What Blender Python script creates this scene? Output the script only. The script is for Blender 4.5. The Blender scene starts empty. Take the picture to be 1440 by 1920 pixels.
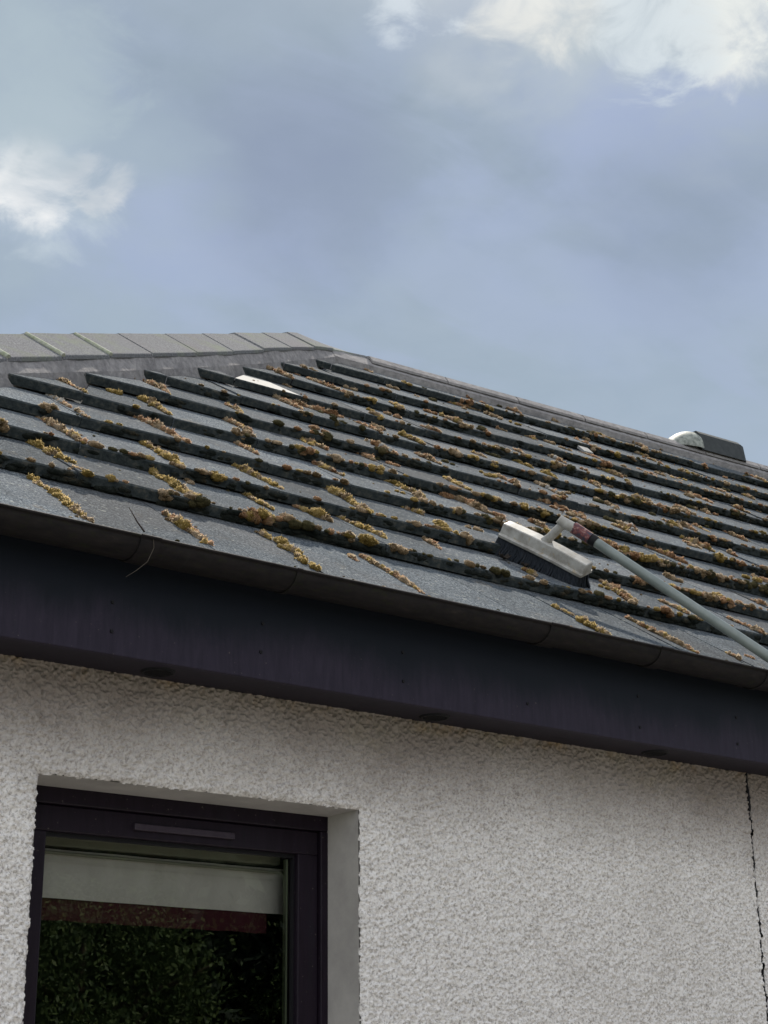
import bpy, math, random
import numpy as np
from mathutils import Matrix, Vector
rng = np.random.default_rng(7)
random.seed(7)
scene = bpy.context.scene
COL = scene.collection

# ------------------------------------------------------------------ camera
F_PX, PITCH, ROLL, YAW = 3027.5, 0.345757, -0.012763, 0.665015
EYE = 1.55
Fv = np.array([math.sin(YAW)*math.cos(PITCH), math.cos(YAW)*math.cos(PITCH), math.sin(PITCH)])
R0 = np.array([math.cos(YAW), -math.sin(YAW), 0.0]); U0 = np.cross(R0, Fv)
cr, sr = math.cos(ROLL), math.sin(ROLL)
Rv = cr*R0+sr*U0; Uv = -sr*R0+cr*U0
cam_d = bpy.data.cameras.new('camera'); cam = bpy.data.objects.new('camera', cam_d); COL.objects.link(cam)
cam.matrix_world = Matrix(((Rv[0], Uv[0], -Fv[0], 0), (Rv[1], Uv[1], -Fv[1], 0), (Rv[2], Uv[2], -Fv[2], EYE), (0, 0, 0, 1)))
cam_d.sensor_fit = 'VERTICAL'; cam_d.sensor_height = 24.0; cam_d.sensor_width = 18.0
cam_d.lens = 24.0*F_PX/1920.0
cam_d.clip_start = 0.05; cam_d.clip_end = 3000
scene.camera = cam
scene.view_settings.view_transform = 'Standard'; scene.view_settings.look = 'None'
scene.view_settings.exposure = 0.12; scene.view_settings.gamma = 1.0
scene.view_settings.use_curve_mapping = False

# ------------------------------------------------------------------ sun and sky
SUN_EL, SUN_AZ = math.radians(53), math.radians(42)      # azimuth from +Y towards +X
sd = np.array([math.sin(SUN_AZ)*math.cos(SUN_EL), math.cos(SUN_AZ)*math.cos(SUN_EL), math.sin(SUN_EL)])
sl = bpy.data.lights.new('sun', 'SUN'); sl.energy = 5.0; sl.angle = math.radians(0.8); sl.color = (1.0, 0.93, 0.82)
so = bpy.data.objects.new('sun', sl); COL.objects.link(so); so.location = (0, 0, 30)
so.rotation_euler = Vector(sd).to_track_quat('Z', 'Y').to_euler()

world = bpy.data.worlds.new('World'); scene.world = world; world.use_nodes = True
nt = world.node_tree; nt.nodes.clear()
class NB:
    def __init__(s, nt): s.nt = nt
    def n(s, t, **k):
        o = s.nt.nodes.new(t)
        for a, b in k.items(): setattr(o, a, b)
        return o
    def l(s, a, b): s.nt.links.new(a, b)
    def put(s, sock, v):
        if isinstance(v, (int, float)): sock.default_value = v
        elif isinstance(v, (tuple, list)): sock.default_value = v
        else: s.l(v, sock)
    def math(s, op, a, b=0.0, c=0.0, clamp=False):
        o = s.n('ShaderNodeMath', operation=op, use_clamp=clamp)
        s.put(o.inputs[0], a); s.put(o.inputs[1], b); s.put(o.inputs[2], c); return o.outputs[0]
    def vmath(s, op, a, b):
        o = s.n('ShaderNodeVectorMath', operation=op); s.put(o.inputs[0], a); s.put(o.inputs[1], b)
        return o.outputs['Value'] if op in ('DOT_PRODUCT', 'LENGTH', 'DISTANCE') else o.outputs[0]
    def noise(s, vec, scale, detail=4, rough=.55, dist=0.0, out='Fac'):
        o = s.n('ShaderNodeTexNoise'); s.l(vec, o.inputs['Vector']); o.inputs['Scale'].default_value = scale
        o.inputs['Detail'].default_value = detail; o.inputs['Roughness'].default_value = rough
        o.inputs['Distortion'].default_value = dist; return o.outputs[out]
    def ramp(s, f, stops, interp='LINEAR'):
        o = s.n('ShaderNodeValToRGB'); s.put(o.inputs[0], f); r = o.color_ramp; r.interpolation = interp
        while len(r.elements) > 1: r.elements.remove(r.elements[0])
        r.elements[0].position = stops[0][0]; r.elements[0].color = tuple(stops[0][1])+(1,)
        for p, c in stops[1:]:
            e = r.elements.new(p); e.color = tuple(c)+(1,)
        return o.outputs[0]
    def mix(s, f, a, b, mode='MIX'):
        o = s.n('ShaderNodeMix', data_type='RGBA', blend_type=mode)
        s.put(o.inputs[0], f)
        for i, v in ((6, a), (7, b)):
            if isinstance(v, (tuple, list)): o.inputs[i].default_value = tuple(v)+(1,)*(4-len(v))
            else: s.put(o.inputs[i], v)
        return o.outputs[2]
    def maprange(s, v, a, b, c, d, smooth=False):
        o = s.n('ShaderNodeMapRange'); o.interpolation_type = 'SMOOTHSTEP' if smooth else 'LINEAR'
        for i, x in enumerate((v, a, b, c, d)): s.put(o.inputs[i], x)
        return o.outputs[0]
B = NB(nt)
tc = B.n('ShaderNodeTexCoord'); d = tc.outputs['Generated']
sky = B.n('ShaderNodeTexSky', sky_type='NISHITA'); sky.sun_disc = False
sky.sun_elevation = SUN_EL; sky.sun_rotation = SUN_AZ
bg1 = B.n('ShaderNodeBackground'); B.l(sky.outputs[0], bg1.inputs[0]); bg1.inputs[1].default_value = 0.06
# cloud deck: noise laid on a far flat cloud layer (direction divided by height)
sep = B.n('ShaderNodeSeparateXYZ'); B.l(d, sep.inputs[0])
h = B.math('ADD', B.math('MAXIMUM', sep.outputs[2], 0.0), 0.16)
cmb = B.n('ShaderNodeCombineXYZ')
B.put(cmb.inputs[0], B.math('DIVIDE', sep.outputs[0], h)); B.put(cmb.inputs[1], B.math('DIVIDE', sep.outputs[1], h)); cmb.inputs[2].default_value = 0.0
cv = cmb.outputs[0]
n_big = B.noise(cv, 2.0, 3, .5, .3); n_mid = B.noise(cv, 4.6, 6, .52, .25); n_fine = B.noise(cv, 15.0, 9, .60, .5)
def lobe(v, a, b):            # soft bright break in the clouds round one sky direction
    v = np.array(v, float); v /= np.linalg.norm(v)
    return B.maprange(B.vmath('DOT_PRODUCT', d, tuple(v)), math.cos(math.radians(b)), math.cos(math.radians(a)), 0.0, 1.0, True)
def pxdir(u, v): return Fv*F_PX+Rv*(u-720)-Uv*(v-960)
base = B.mix(B.maprange(n_big, .40, .58, 0, 1, True), (.325, .40, .475), (.36, .435, .60))
base = B.mix(B.maprange(n_mid, .40, .62, 0, .75, True), base, (.285, .36, .425))
# lighter, plainer air towards the horizon
elev = sep.outputs[2]
base = B.mix(B.maprange(elev, .53, .36, 0, .75, True), base, (.375, .465, .55))
base = B.mix(B.maprange(n_fine, .36, .66, .0, .22), base, (.42, .50, .58))
stri = B.noise(B.vmath('MULTIPLY', cv, (3.2, 7.5, 1)), 1.0, 6, .55, .6)
base = B.mix(B.maprange(stri, .46, .66, 0, .5, True), base, (.385, .46, .60))
# darker belly
base = B.mix(B.math('MULTIPLY', lobe(pxdir(560, 330), 0, 5.2), B.maprange(n_mid, .25, .7, .25, .75)), base, (.255, .31, .425))
base = B.mix(B.math('MULTIPLY', lobe(pxdir(1260, 420), 0, 4.6), B.maprange(n_mid, .3, .7, .2, .55)), base, (.25, .31, .41))
def breakup(v, a, b, lo, hi, src, col, amt, reach=.55):
    """bright gap: the noise threshold eases towards the middle of the break"""
    global base
    m = B.maprange(B.math('ADD', src, B.math('MULTIPLY_ADD', lobe(v, a, b), reach, -reach)), lo, hi, 0, 1, True)
    base = B.mix(B.math('MULTIPLY', m, amt), base, col)
breakup(pxdir(1250, -100), .5, 11, .26, .60, n_mid, (.50, .57, .60), .9)
breakup(pxdir(860, -60), .3, 6.5, .28, .60, n_mid, (.50, .56, .60), .85)
breakup(pxdir(1010, -10), .3, 4.2, .28, .68, n_fine, (.78, .79, .74), .95)
breakup(pxdir(1390, 10), .3, 4.6, .26, .70, n_fine, (.86, .88, .82), .95)
breakup(pxdir(1220, 80), .2, 4.0, .36, .62, n_fine, (.68, .75, .77), .85)
breakup(pxdir(780, 10), .1, 3.0, .40, .64, n_fine, (.66, .73, .77), .75)
breakup(pxdir(60, 330), .2, 6.0, .28, .66, n_mid, (.42, .51, .57), .6)
breakup(pxdir(90, 330), .1, 4.4, .22, .66, n_fine, (.60, .68, .72), .9)
breakup(pxdir(60, 345), .05, 2.6, .22, .58, n_fine, (.95, .95, .92), 1.0)
breakup(pxdir(185, 335), .05, 2.0, .24, .56, n_fine, (.86, .85, .82), .85)
breakup(pxdir(230, 430), .4, 7.0, .30, .62, n_mid, (.37, .455, .53), .8)
breakup(pxdir(120, 160), .4, 5.0, .30, .66, n_fine, (.40, .49, .54), .8)
breakup(pxdir(0, 110), .4, 6.6, .28, .66, n_mid, (.42, .51, .56), .85)
# unseen clouds behind the photographer, added much brighter to fill the shaded wall
front = B.maprange(B.vmath('DOT_PRODUCT', d, (-.35, -.90, .25)), -.25, .75, 0, 1, True)
base = B.mix(1.0, base, (.97, .97, .99), 'MULTIPLY')
base = B.mix(front, base, B.mix(n_mid, (.90, .96, 1.08), (1.20, 1.23, 1.28)))
glow = B.maprange(B.vmath('DOT_PRODUCT', d, tuple(sd)), .955, 1.0, 0, 1, True)
base = B.mix(B.math('MULTIPLY', glow, B.maprange(n_mid, .3, .65, .45, 1)), base, (1.5, 1.47, 1.4))
bg2 = B.n('ShaderNodeBackground'); B.l(base, bg2.inputs[0]); bg2.inputs[1].default_value = 1.0
mx = B.n('ShaderNodeMixShader'); mx.inputs[0].default_value = 0.93
B.l(bg1.outputs[0], mx.inputs[1]); B.l(bg2.outputs[0], mx.inputs[2])
wo = B.n('ShaderNodeOutputWorld'); B.l(mx.outputs[0], wo.inputs[0])

# ------------------------------------------------------------------ helpers
def tag(o, label=None, cat=None, group=None, kind=None):
    if label: o['label'] = label
    if cat: o['category'] = cat
    if group: o['group'] = group
    if kind: o['kind'] = kind
    return o
def empty(name, loc, label, cat, group=None, rot=None):
    o = bpy.data.objects.new(name, None); COL.objects.link(o); o.location = loc
    if rot: o.rotation_euler = rot
    o.empty_display_size = .1
    return tag(o, label, cat, group)
class MB:
    """collects polygons (world coordinates) and links them as one mesh object"""
    def __init__(s): s.v = []; s.f = []; s.m = []; s.s = []
    def add(s, vs, fs, mi=0, smooth=False):
        o = len(s.v); s.v += [tuple(map(float, p)) for p in vs]
        s.f += [tuple(i+o for i in f) for f in fs]; s.m += [mi]*len(fs); s.s += [smooth]*len(fs)
    def box(s, a, b, mi=0):
        (x0, y0, z0), (x1, y1, z1) = a, b
        s.add([(x0,y0,z0),(x1,y0,z0),(x1,y1,z0),(x0,y1,z0),(x0,y0,z1),(x1,y0,z1),(x1,y1,z1),(x0,y1,z1)],
              [(0,3,2,1),(4,5,6,7),(0,1,5,4),(1,2,6,5),(2,3,7,6),(3,0,4,7)], mi)
    def hexa(s, p, mi=0):      # 4 bottom + 4 top
        s.add(p, [(0,3,2,1),(4,5,6,7),(0,1,5,4),(1,2,6,5),(2,3,7,6),(3,0,4,7)], mi)
    def tube(s, pts, rad, n=12, mi=0, cap=True):
        pts = [np.array(p, float) for p in pts]
        if not hasattr(rad, '__len__'): rad = [rad]*len(pts)
        ref = None; rings = []
        for i, p in enumerate(pts):
            t = pts[min(i+1, len(pts)-1)]-pts[max(i-1, 0)]; t = t/np.linalg.norm(t)
            if ref is None:
                ref = np.cross(t, [0, 0, 1.]) if abs(t[2]) < .9 else np.cross(t, [1., 0, 0])
            ref = ref-t*(ref@t); ref /= np.linalg.norm(ref); q = np.cross(t, ref)
            rings.append([p+rad[i]*(math.cos(2*math.pi*k/n)*ref+math.sin(2*math.pi*k/n)*q) for k in range(n)])
        vs = [v for r in rings for v in r]
        fs = [(i*n+k, i*n+(k+1) % n, (i+1)*n+(k+1) % n, (i+1)*n+k) for i in range(len(pts)-1) for k in range(n)]
        s.add(vs, fs, mi, True)
        if cap:
            s.add(rings[0], [tuple(range(n))[::-1]], mi); s.add(rings[-1], [tuple(range(n))], mi)
    def sweep(s, prof, frames, mi=0, smooth=False, closed=True, cap=True):
        """prof: list of (a,b); frames: list of (origin, A, B)"""
        n = len(prof); vs = []
        for o, A, Bv in frames:
            for a, b in prof: vs.append(np.array(o)+a*np.array(A)+b*np.array(Bv))
        m = n if closed else n-1
        fs = [(i*n+k, i*n+(k+1) % n, (i+1)*n+(k+1) % n, (i+1)*n+k) for i in range(len(frames)-1) for k in range(m)]
        s.add(vs, fs, mi, smooth)
        if cap and closed:
            s.add(vs[:n], [tuple(range(n))[::-1]], mi); s.add(vs[-n:], [tuple(range(n))], mi)
    def build(s, name, mats, parent=None, bevel=0, seg=2):
        me = bpy.data.meshes.new(name)
        me.from_pydata(s.v, [], s.f)
        for m in (mats if isinstance(mats, (list, tuple)) else [mats]): me.materials.append(m)
        me.polygons.foreach_set('material_index', s.m); me.polygons.foreach_set('use_smooth', s.s)
        me.update()
        return link(name, me, parent, bevel, seg)
def link(name, me, parent=None, bevel=0, seg=2):
    o = bpy.data.objects.new(name, me); COL.objects.link(o)
    if parent is not None:
        o.parent = parent
        loc = Vector((0, 0, 0)); p = parent
        while p is not None: loc += p.location; p = p.parent
        o.location = -loc          # meshes are written in world coordinates, parents are unrotated
    if bevel:
        b = o.modifiers.new('bevel', 'BEVEL'); b.width = bevel; b.segments = seg; b.limit_method = 'ANGLE'; b.angle_limit = math.radians(40)
    return o
def np_mesh(name, V, T, mats, mi=None, parent=None, smooth=True):
    V = np.asarray(V, np.float32); T = np.asarray(T, np.int32); k = T.shape[1]
    me = bpy.data.meshes.new(name)
    me.vertices.add(len(V)); me.vertices.foreach_set('co', V.ravel())
    me.loops.add(T.size); me.loops.foreach_set('vertex_index', T.ravel())
    me.polygons.add(len(T)); me.polygons.foreach_set('loop_start', np.arange(0, T.size, k, dtype=np.int32))
    try: me.polygons.foreach_set('loop_total', np.full(len(T), k, np.int32))
    except Exception: pass
    for m in (mats if isinstance(mats, (list, tuple)) else [mats]): me.materials.append(m)
    if mi is not None: me.polygons.foreach_set('material_index', np.asarray(mi, np.int32))
    me.polygons.foreach_set('use_smooth', np.full(len(T), smooth))
    me.update(); me.validate()
    return link(name, me, parent)
def mat(name, rough=.8, spec=.4):
    m = bpy.data.materials.new(name); m.use_nodes = True; t = m.node_tree
    b = NB(t); b.bsdf = t.nodes['Principled BSDF']; b.m = m
    b.bsdf.inputs['Roughness'].default_value = rough; b.bsdf.inputs['Specular IOR Level'].default_value = spec
    b.pos = b.n('ShaderNodeNewGeometry').outputs['Position']
    return b
def base_in(b, c):
    if isinstance(c, tuple): b.bsdf.inputs['Base Color'].default_value = c+(1,)
    else: b.l(c, b.bsdf.inputs['Base Color'])
def bump(b, hgt, strength, dist):
    o = b.n('ShaderNodeBump'); o.inputs['Strength'].default_value = strength; o.inputs['Distance'].default_value = dist
    b.l(hgt, o.inputs['Height']); b.l(o.outputs[0], b.bsdf.inputs['Normal'])
def scaled(b, sx, sy, sz): return b.vmath('MULTIPLY', b.pos, (sx, sy, sz))

# ------------------------------------------------------------------ materials
# weathered grey concrete tile
b = mat('tile_concrete', .95, .04)
isl = b.n('ShaderNodeNewGeometry').outputs['Random Per Island']
c = b.ramp(b.noise(b.pos, 190, 3, .75), [(.36, (.026, .034, .044)), (.50, (.085, .100, .116)), (.64, (.26, .285, .30))])
c = b.mix(b.maprange(b.noise(b.pos, 7, 5, .6), .42, .68, 0, .5), c, (.058, .070, .082))
c = b.mix(b.maprange(b.noise(b.pos, 16, 4, .7, .6), .60, .72, 0, .5), c, (.15, .12, .085))
c = b.mix(b.maprange(b.noise(b.pos, 2.2, 3, .5), .45, .65, 0, .35), c, (.115, .105, .10))
c = b.mix(b.maprange(b.noise(b.pos, 55, 2, .5, .2), .665, .70, 0, .7), c, (.30, .31, .28))
c = b.mix(b.maprange(b.noise(scaled(b, 30, 4, 4), 1.0, 4, .6), .56, .70, 0, .5), c, (.045, .052, .058))
v = b.math('MULTIPLY_ADD', isl, .55, .75)
hsv = b.n('ShaderNodeHueSaturation'); b.l(v, hsv.inputs['Value']); b.l(c, hsv.inputs['Color'])
base_in(b, hsv.outputs[0]); bump(b, b.noise(b.pos, 230, 3, .7), .8, .004); M_TILE = b.m
# nose of the tiles: black with algae
b = mat('tile_nose_algae', .9, .2)
c = b.ramp(b.noise(b.pos, 60, 5, .65), [(.35, (.018, .025, .029)), (.55, (.046, .055, .057)), (.75, (.12, .112, .095))])
base_in(b, c); bump(b, b.noise(b.pos, 120, 4, .7), .7, .004); M_NOSE = b.m
b = mat('pale_tile', .8, .15)
c = b.ramp(b.noise(b.pos, 70, 4, .6), [(.3, (.24, .24, .235)), (.7, (.36, .36, .345))])
base_in(b, c); bump(b, b.noise(b.pos, 180, 3, .7), .3, .001); M_PALE = b.m
# hip and ridge tiles
b = mat('ridge_concrete', .95, .04)
isl = b.n('ShaderNodeNewGeometry').outputs['Random Per Island']
c = b.ramp(b.noise(b.pos, 200, 3, .7), [(.36, (.125, .13, .138)), (.55, (.225, .228, .24)), (.7, (.35, .35, .36))])
c = b.mix(b.maprange(b.noise(b.pos, 9, 5, .6, .4), .5, .68, 0, .5), c, (.22, .25, .17))
c = b.mix(b.maprange(b.noise(b.pos, 5, 4, .6), .5, .7, 0, .4), c, (.20, .18, .19))
v = b.math('MULTIPLY_ADD', isl, .45, .8); hsv = b.n('ShaderNodeHueSaturation'); b.l(v, hsv.inputs['Value']); b.l(c, hsv.inputs['Color'])
base_in(b, hsv.outputs[0]); bump(b, b.noise(b.pos, 220, 3, .7), .4, .002); M_RIDGE = b.m
b = mat('mortar', .95, .15)
c = b.ramp(b.noise(b.pos, 40, 6, .65), [(.3, (.20, .19, .195)), (.55, (.31, .295, .295)), (.8, (.41, .39, .38))])
c = b.mix(b.maprange(b.noise(b.pos, 6, 4, .6), .5, .7, 0, .5), c, (.12, .115, .12))
base_in(b, c); bump(b, b.noise(b.pos, 55, 6, .7), .9, .008); M_MORTAR = b.m
b = mat('joint_mortar_algae', .95, .05); base_in(b, b.ramp(b.noise(b.pos, 60, 4, .6), [(.35, (.30, .33, .22)), (.65, (.46, .46, .40))])); M_JOINT = b.m
b = mat('dark_deck', .95, .1); base_in(b, (.02, .02, .022)); M_DECK = b.m
# moss
def moss(name, stops, dark, r1=28, trans=.30):
    b = mat(name, .95, .1)
    c = b.ramp(b.noise(b.pos, r1, 3, .6), stops)
    c = b.mix(b.maprange(b.noise(b.pos, 420, 3, .7), .38, .52, .7, 0), c, dark)
    base_in(b, c); bump(b, b.noise(b.pos, 380, 3, .8), 1.0, .006)
    b.bsdf.inputs['Subsurface Weight'].default_value = 0.0
    # thin leaflets let some of the sun through
    tr = b.n('ShaderNodeBsdfTranslucent'); b.l(c, tr.inputs[0])
    ms = b.n('ShaderNodeMixShader'); ms.inputs[0].default_value = trans
    out = [n for n in b.nt.nodes if n.type == 'OUTPUT_MATERIAL'][0]
    b.l(b.bsdf.outputs[0], ms.inputs[1]); b.l(tr.outputs[0], ms.inputs[2]); b.l(ms.outputs[0], out.inputs[0])
    return b.m
M_MOSS = [moss('moss_gold', [(.36, (.20, .14, .035)), (.5, (.42, .29, .085)), (.64, (.62, .46, .21))], (.03, .025, .010)),
          moss('moss_tan', [(.36, (.16, .11, .055)), (.5, (.38, .27, .155)), (.64, (.62, .48, .33))], (.03, .024, .016)),
          moss('moss_rust', [(.36, (.18, .09, .04)), (.5, (.42, .24, .12)), (.64, (.62, .43, .27))], (.035, .02, .012)),
          moss('moss_dark', [(.3, (.06, .055, .028)), (.55, (.14, .12, .055)), (.75, (.28, .22, .12))], (.015, .018, .012)),
          moss('moss_felt_shade', [(.3, (.022, .028, .026)), (.55, (.052, .060, .054)), (.75, (.13, .105, .07))], (.012, .014, .01)),  # felt for the nose faces, their shade painted into the colour
          moss('moss_pale', [(.3, (.55, .53, .50)), (.7, (.72, .70, .66))], (.4, .38, .34)),
          moss('moss_gold_tips', [(.3, (.78, .56, .20)), (.7, (.92, .74, .42))], (.4, .3, .1), 60, .55),
          moss('moss_tan_tips', [(.3, (.72, .54, .34)), (.7, (.92, .78, .60))], (.4, .3, .2), 60, .55),
          moss('moss_rust_tips', [(.3, (.74, .44, .26)), (.7, (.92, .68, .50))], (.4, .22, .12), 60, .55)]
# rendered wall
b = mat('harling', .92, .2)
sp = b.n('ShaderNodeSeparateXYZ'); b.l(b.pos, sp.inputs[0])
c = b.ramp(b.noise(b.pos, 150, 3, .7), [(.36, (.38, .36, .345)), (.47, (.68, .655, .635)), (.62, (.82, .80, .78))])
# grime plus eave shade painted into the colour, broken up by noise, and green/ochre algae blooms
gr_shade = b.maprange(b.math('MULTIPLY_ADD', b.noise(scaled(b, 1, 1, .8), 1.6, 5, .62), .28, sp.outputs[2]), 2.20, 2.50, 0, 1, True)
c = b.mix(b.math('MULTIPLY', gr_shade, .88), c, (.205, .172, .152))
st = b.math('MULTIPLY', b.maprange(b.noise(b.pos, 24, 6, .7, 1.2), .50, .66, 0, 1), gr_shade)
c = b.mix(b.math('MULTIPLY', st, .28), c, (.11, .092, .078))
al = b.math('MULTIPLY', b.maprange(b.noise(scaled(b, 1, 1, 1.6), 5.5, 5, .65), .52, .66, 0, 1), b.maprange(sp.outputs[2], 2.22, 2.34, 0, 1, True))
c = b.mix(b.math('MULTIPLY', al, .18), c, (.27, .24, .10))
oc = b.math('MULTIPLY', b.maprange(b.noise(b.pos, 13, 5, .7), .50, .66, 0, 1), b.maprange(sp.outputs[2], 2.345, 2.375, 0, 1))
c = b.mix(b.math('MULTIPLY', oc, .5), c, (.34, .22, .08))
c = b.mix(b.maprange(b.noise(b.pos, 2.6, 4, .55), .5, .72, 0, .30), c, (.42, .39, .36))
base_in(b, c); bump(b, b.noise(b.pos, 260, 4, .7), .6, .0022); M_WALL = b.m
b = mat('smooth_reveal_plaster', .85, .25)
c = b.ramp(b.noise(b.pos, 11, 6, .65), [(.3, (.33, .315, .30)), (.7, (.45, .43, .405))])
base_in(b, c); bump(b, b.noise(b.pos, 150, 4, .7), .35, .0012); M_REVEAL = b.m
# brown painted board
def board(name, c1, c2, rough=.55, grime_shade=False):
    b = mat(name, rough, .16)
    c = b.ramp(b.noise(scaled(b, 22, 22, 3), 3, 6, .7, .5), [(.3, c1), (.72, c2)])
    c = b.mix(b.maprange(b.noise(scaled(b, 60, 60, 4), 1.0, 5, .7), .58, .76, 0, .45), c, (.012, .016, .018))
    c = b.mix(b.maprange(b.noise(b.pos, 130, 2, .5), .70, .76, 0, .4), c, (.16, .14, .12))
    if grime_shade:      # gutter shade painted in with dark teal algae grime, ragged lower edge and runs
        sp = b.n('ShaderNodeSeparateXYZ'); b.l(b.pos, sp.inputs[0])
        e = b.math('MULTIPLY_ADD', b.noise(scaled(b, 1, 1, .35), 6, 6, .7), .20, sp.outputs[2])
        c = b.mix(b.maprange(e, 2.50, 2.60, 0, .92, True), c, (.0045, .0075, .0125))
    base_in(b, c); bump(b, b.noise(scaled(b, 30, 30, 60), 5, 4, .6), .15, .001); return b.m
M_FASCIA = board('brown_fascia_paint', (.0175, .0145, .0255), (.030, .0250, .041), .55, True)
M_SOFFIT = board('brown_soffit_paint', (.017, .015, .022), (.028, .024, .034))
M_FRAME = board('dark_brown_window_paint', (.009, .006, .010), (.016, .0105, .0185), .42)
b = mat('gutter_plastic', .7, .15)
c = b.ramp(b.noise(scaled(b, 1, 3, 3), 22, 6, .65), [(.3, (.007, .0065, .008)), (.62, (.017, .0145, .015)), (.85, (.042, .034, .030))])
c = b.mix(b.maprange(b.noise(scaled(b, 1, 2, 2), 40, 5, .7, .5), .54, .68, 0, .6), c, (.018, .021, .008))
c = b.mix(b.maprange(b.noise(scaled(b, 50, 6, 6), 1.5, 4, .6), .58, .72, 0, .35), c, (.02, .02, .022))
base_in(b, c); bump(b, b.noise(b.pos, 90, 4, .6), .3, .002); M_GUTTER = b.m
b = mat('black_plastic', .6, .2); base_in(b, (.008, .008, .010)); M_BLACK = b.m
b = mat('dark_grey_vent', .7, .3); c = b.ramp(b.noise(b.pos, 40, 4, .6), [(.3, (.030, .036, .038)), (.7, (.055, .06, .062))]); base_in(b, c); M_VENT = b.m
b = mat('pale_vent_end', .6, .4); c = b.ramp(b.noise(b.pos, 30, 5, .6), [(.40, (.34, .36, .32)), (.62, (.13, .14, .125))]); base_in(b, c); M_VENTP = b.m
b = mat('brush_plastic', .5, .45)
c = b.ramp(b.noise(b.pos, 26, 5, .65), [(.3, (.22, .205, .18)), (.5, (.36, .35, .325)), (.75, (.52, .52, .50))])
c = b.mix(b.maprange(b.noise(b.pos, 38, 4, .7, .6), .56, .68, 0, .65), c, (.34, .26, .15)); base_in(b, c); M_BRUSH = b.m
b = mat('bristles', .9, .2); c = b.ramp(b.noise(scaled(b, 200, 200, 30), 1, 3, .6), [(.3, (.010, .014, .02)), (.7, (.035, .04, .05))]); base_in(b, c); M_BRIS = b.m
b = mat('grey_painted_pole', .30, .6)
c = b.ramp(b.noise(b.pos, 18, 5, .6), [(.3, (.14, .17, .16)), (.7, (.22, .25, .235))])
c = b.mix(b.maprange(b.noise(b.pos, 90, 3, .7), .62, .72, 0, .5), c, (.16, .17, .15)); base_in(b, c); M_POLE = b.m
b = mat('red_tape', .6, .3); c = b.ramp(b.noise(b.pos, 90, 3, .6), [(.42, (.05, .05, .07)), (.56, (.17, .045, .045)), (.68, (.30, .20, .18))]); base_in(b, c); M_TAPE = b.m
b = mat('twig', .9, .2); base_in(b, (.035, .028, .024)); M_TWIG = b.m
b = mat('dry_stem', .9, .1); base_in(b, (.07, .06, .05)); M_STEM = b.m
b = mat('cream_blind', .9, .2)
c = b.ramp(b.noise(scaled(b, 1, 1, .5), 14, 5, .6), [(.3, (.66, .645, .60)), (.7, (.82, .80, .755))]); base_in(b, c); M_BLIND = b.m
b = mat('blind_rail', .6, .3); base_in(b, (.36, .37, .29)); M_RAIL = b.m
b = mat('maroon_border', .9, .2)
c = b.mix(b.maprange(b.noise(b.pos, 55, 3, .5, 1.5), .56, .64, 0, .5), (.075, .020, .028), (.11, .075, .04)); base_in(b, c); M_MAROON = b.m
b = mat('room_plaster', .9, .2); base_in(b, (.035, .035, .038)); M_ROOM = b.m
b = mat('spacer_green', .4, .5); base_in(b, (.17, .21, .13)); M_SPACER = b.m
# glass: mostly clear, mirror layer from the two panes
m = bpy.data.materials.new('window_glass'); m.use_nodes = True; t = m.node_tree; t.nodes.clear(); g = NB(t)
fr = g.n('ShaderNodeFresnel'); fr.inputs[0].default_value = 1.5
fac = g.math('MULTIPLY', fr.outputs[0], 2.0, clamp=True)
gl = g.n('ShaderNodeBsdfGlossy'); gl.inputs['Roughness'].default_value = 0.0; gl.inputs[0].default_value = (1, 1, 1, 1)
gpos = g.n('ShaderNodeNewGeometry').outputs['Position']; gb = g.n('ShaderNodeBump'); gb.inputs['Strength'].default_value = .03; gb.inputs['Distance'].default_value = .002
g.l(g.noise(gpos, 7, 2, .5), gb.inputs['Height']); g.l(gb.outputs[0], gl.inputs['Normal'])
ts = g.n('ShaderNodeBsdfTransparent'); ts.inputs[0].default_value = (.76, .77, .75, 1)
mm = g.n('ShaderNodeMixShader'); g.l(fac, mm.inputs[0]); g.l(ts.outputs[0], mm.inputs[1]); g.l(gl.outputs[0], mm.inputs[2])
og = g.n('ShaderNodeOutputMaterial'); g.l(mm.outputs[0], og.inputs[0]); M_GLASS = m
b = mat('gravel_drive', .95, .2)
c = b.ramp(b.noise(b.pos, 60, 4, .7), [(.3, (.24, .22, .20)), (.7, (.46, .43, .39))]); base_in(b, c); bump(b, b.noise(b.pos, 60, 4, .7), .5, .01); M_GRAVEL = b.m
b = mat('grass_ground', .95, .2)
c = b.ramp(b.noise(b.pos, 3, 6, .7), [(.3, (.05, .08, .025)), (.7, (.09, .12, .04))]); base_in(b, c); M_GRASS = b.m
b = mat('leaf', .6, .3)
isl = b.n('ShaderNodeNewGeometry').outputs['Random Per Island']
c = b.ramp(isl, [(0, (.035, .07, .02)), (.5, (.07, .12, .035)), (1, (.12, .17, .05))]); base_in(b, c); M_LEAF = b.m
b = mat('conifer_leaf', .7, .3)
isl = b.n('ShaderNodeNewGeometry').outputs['Random Per Island']
c = b.ramp(isl, [(0, (.012, .024, .014)), (1, (.035, .055, .03))]); base_in(b, c); M_LEAF2 = b.m
b = mat('bark', .9, .2); c = b.ramp(b.noise(scaled(b, 6, 6, 1), 4, 4, .6), [(.3, (.06, .045, .03)), (.7, (.13, .10, .07))]); base_in(b, c); M_BARK = b.m

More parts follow.
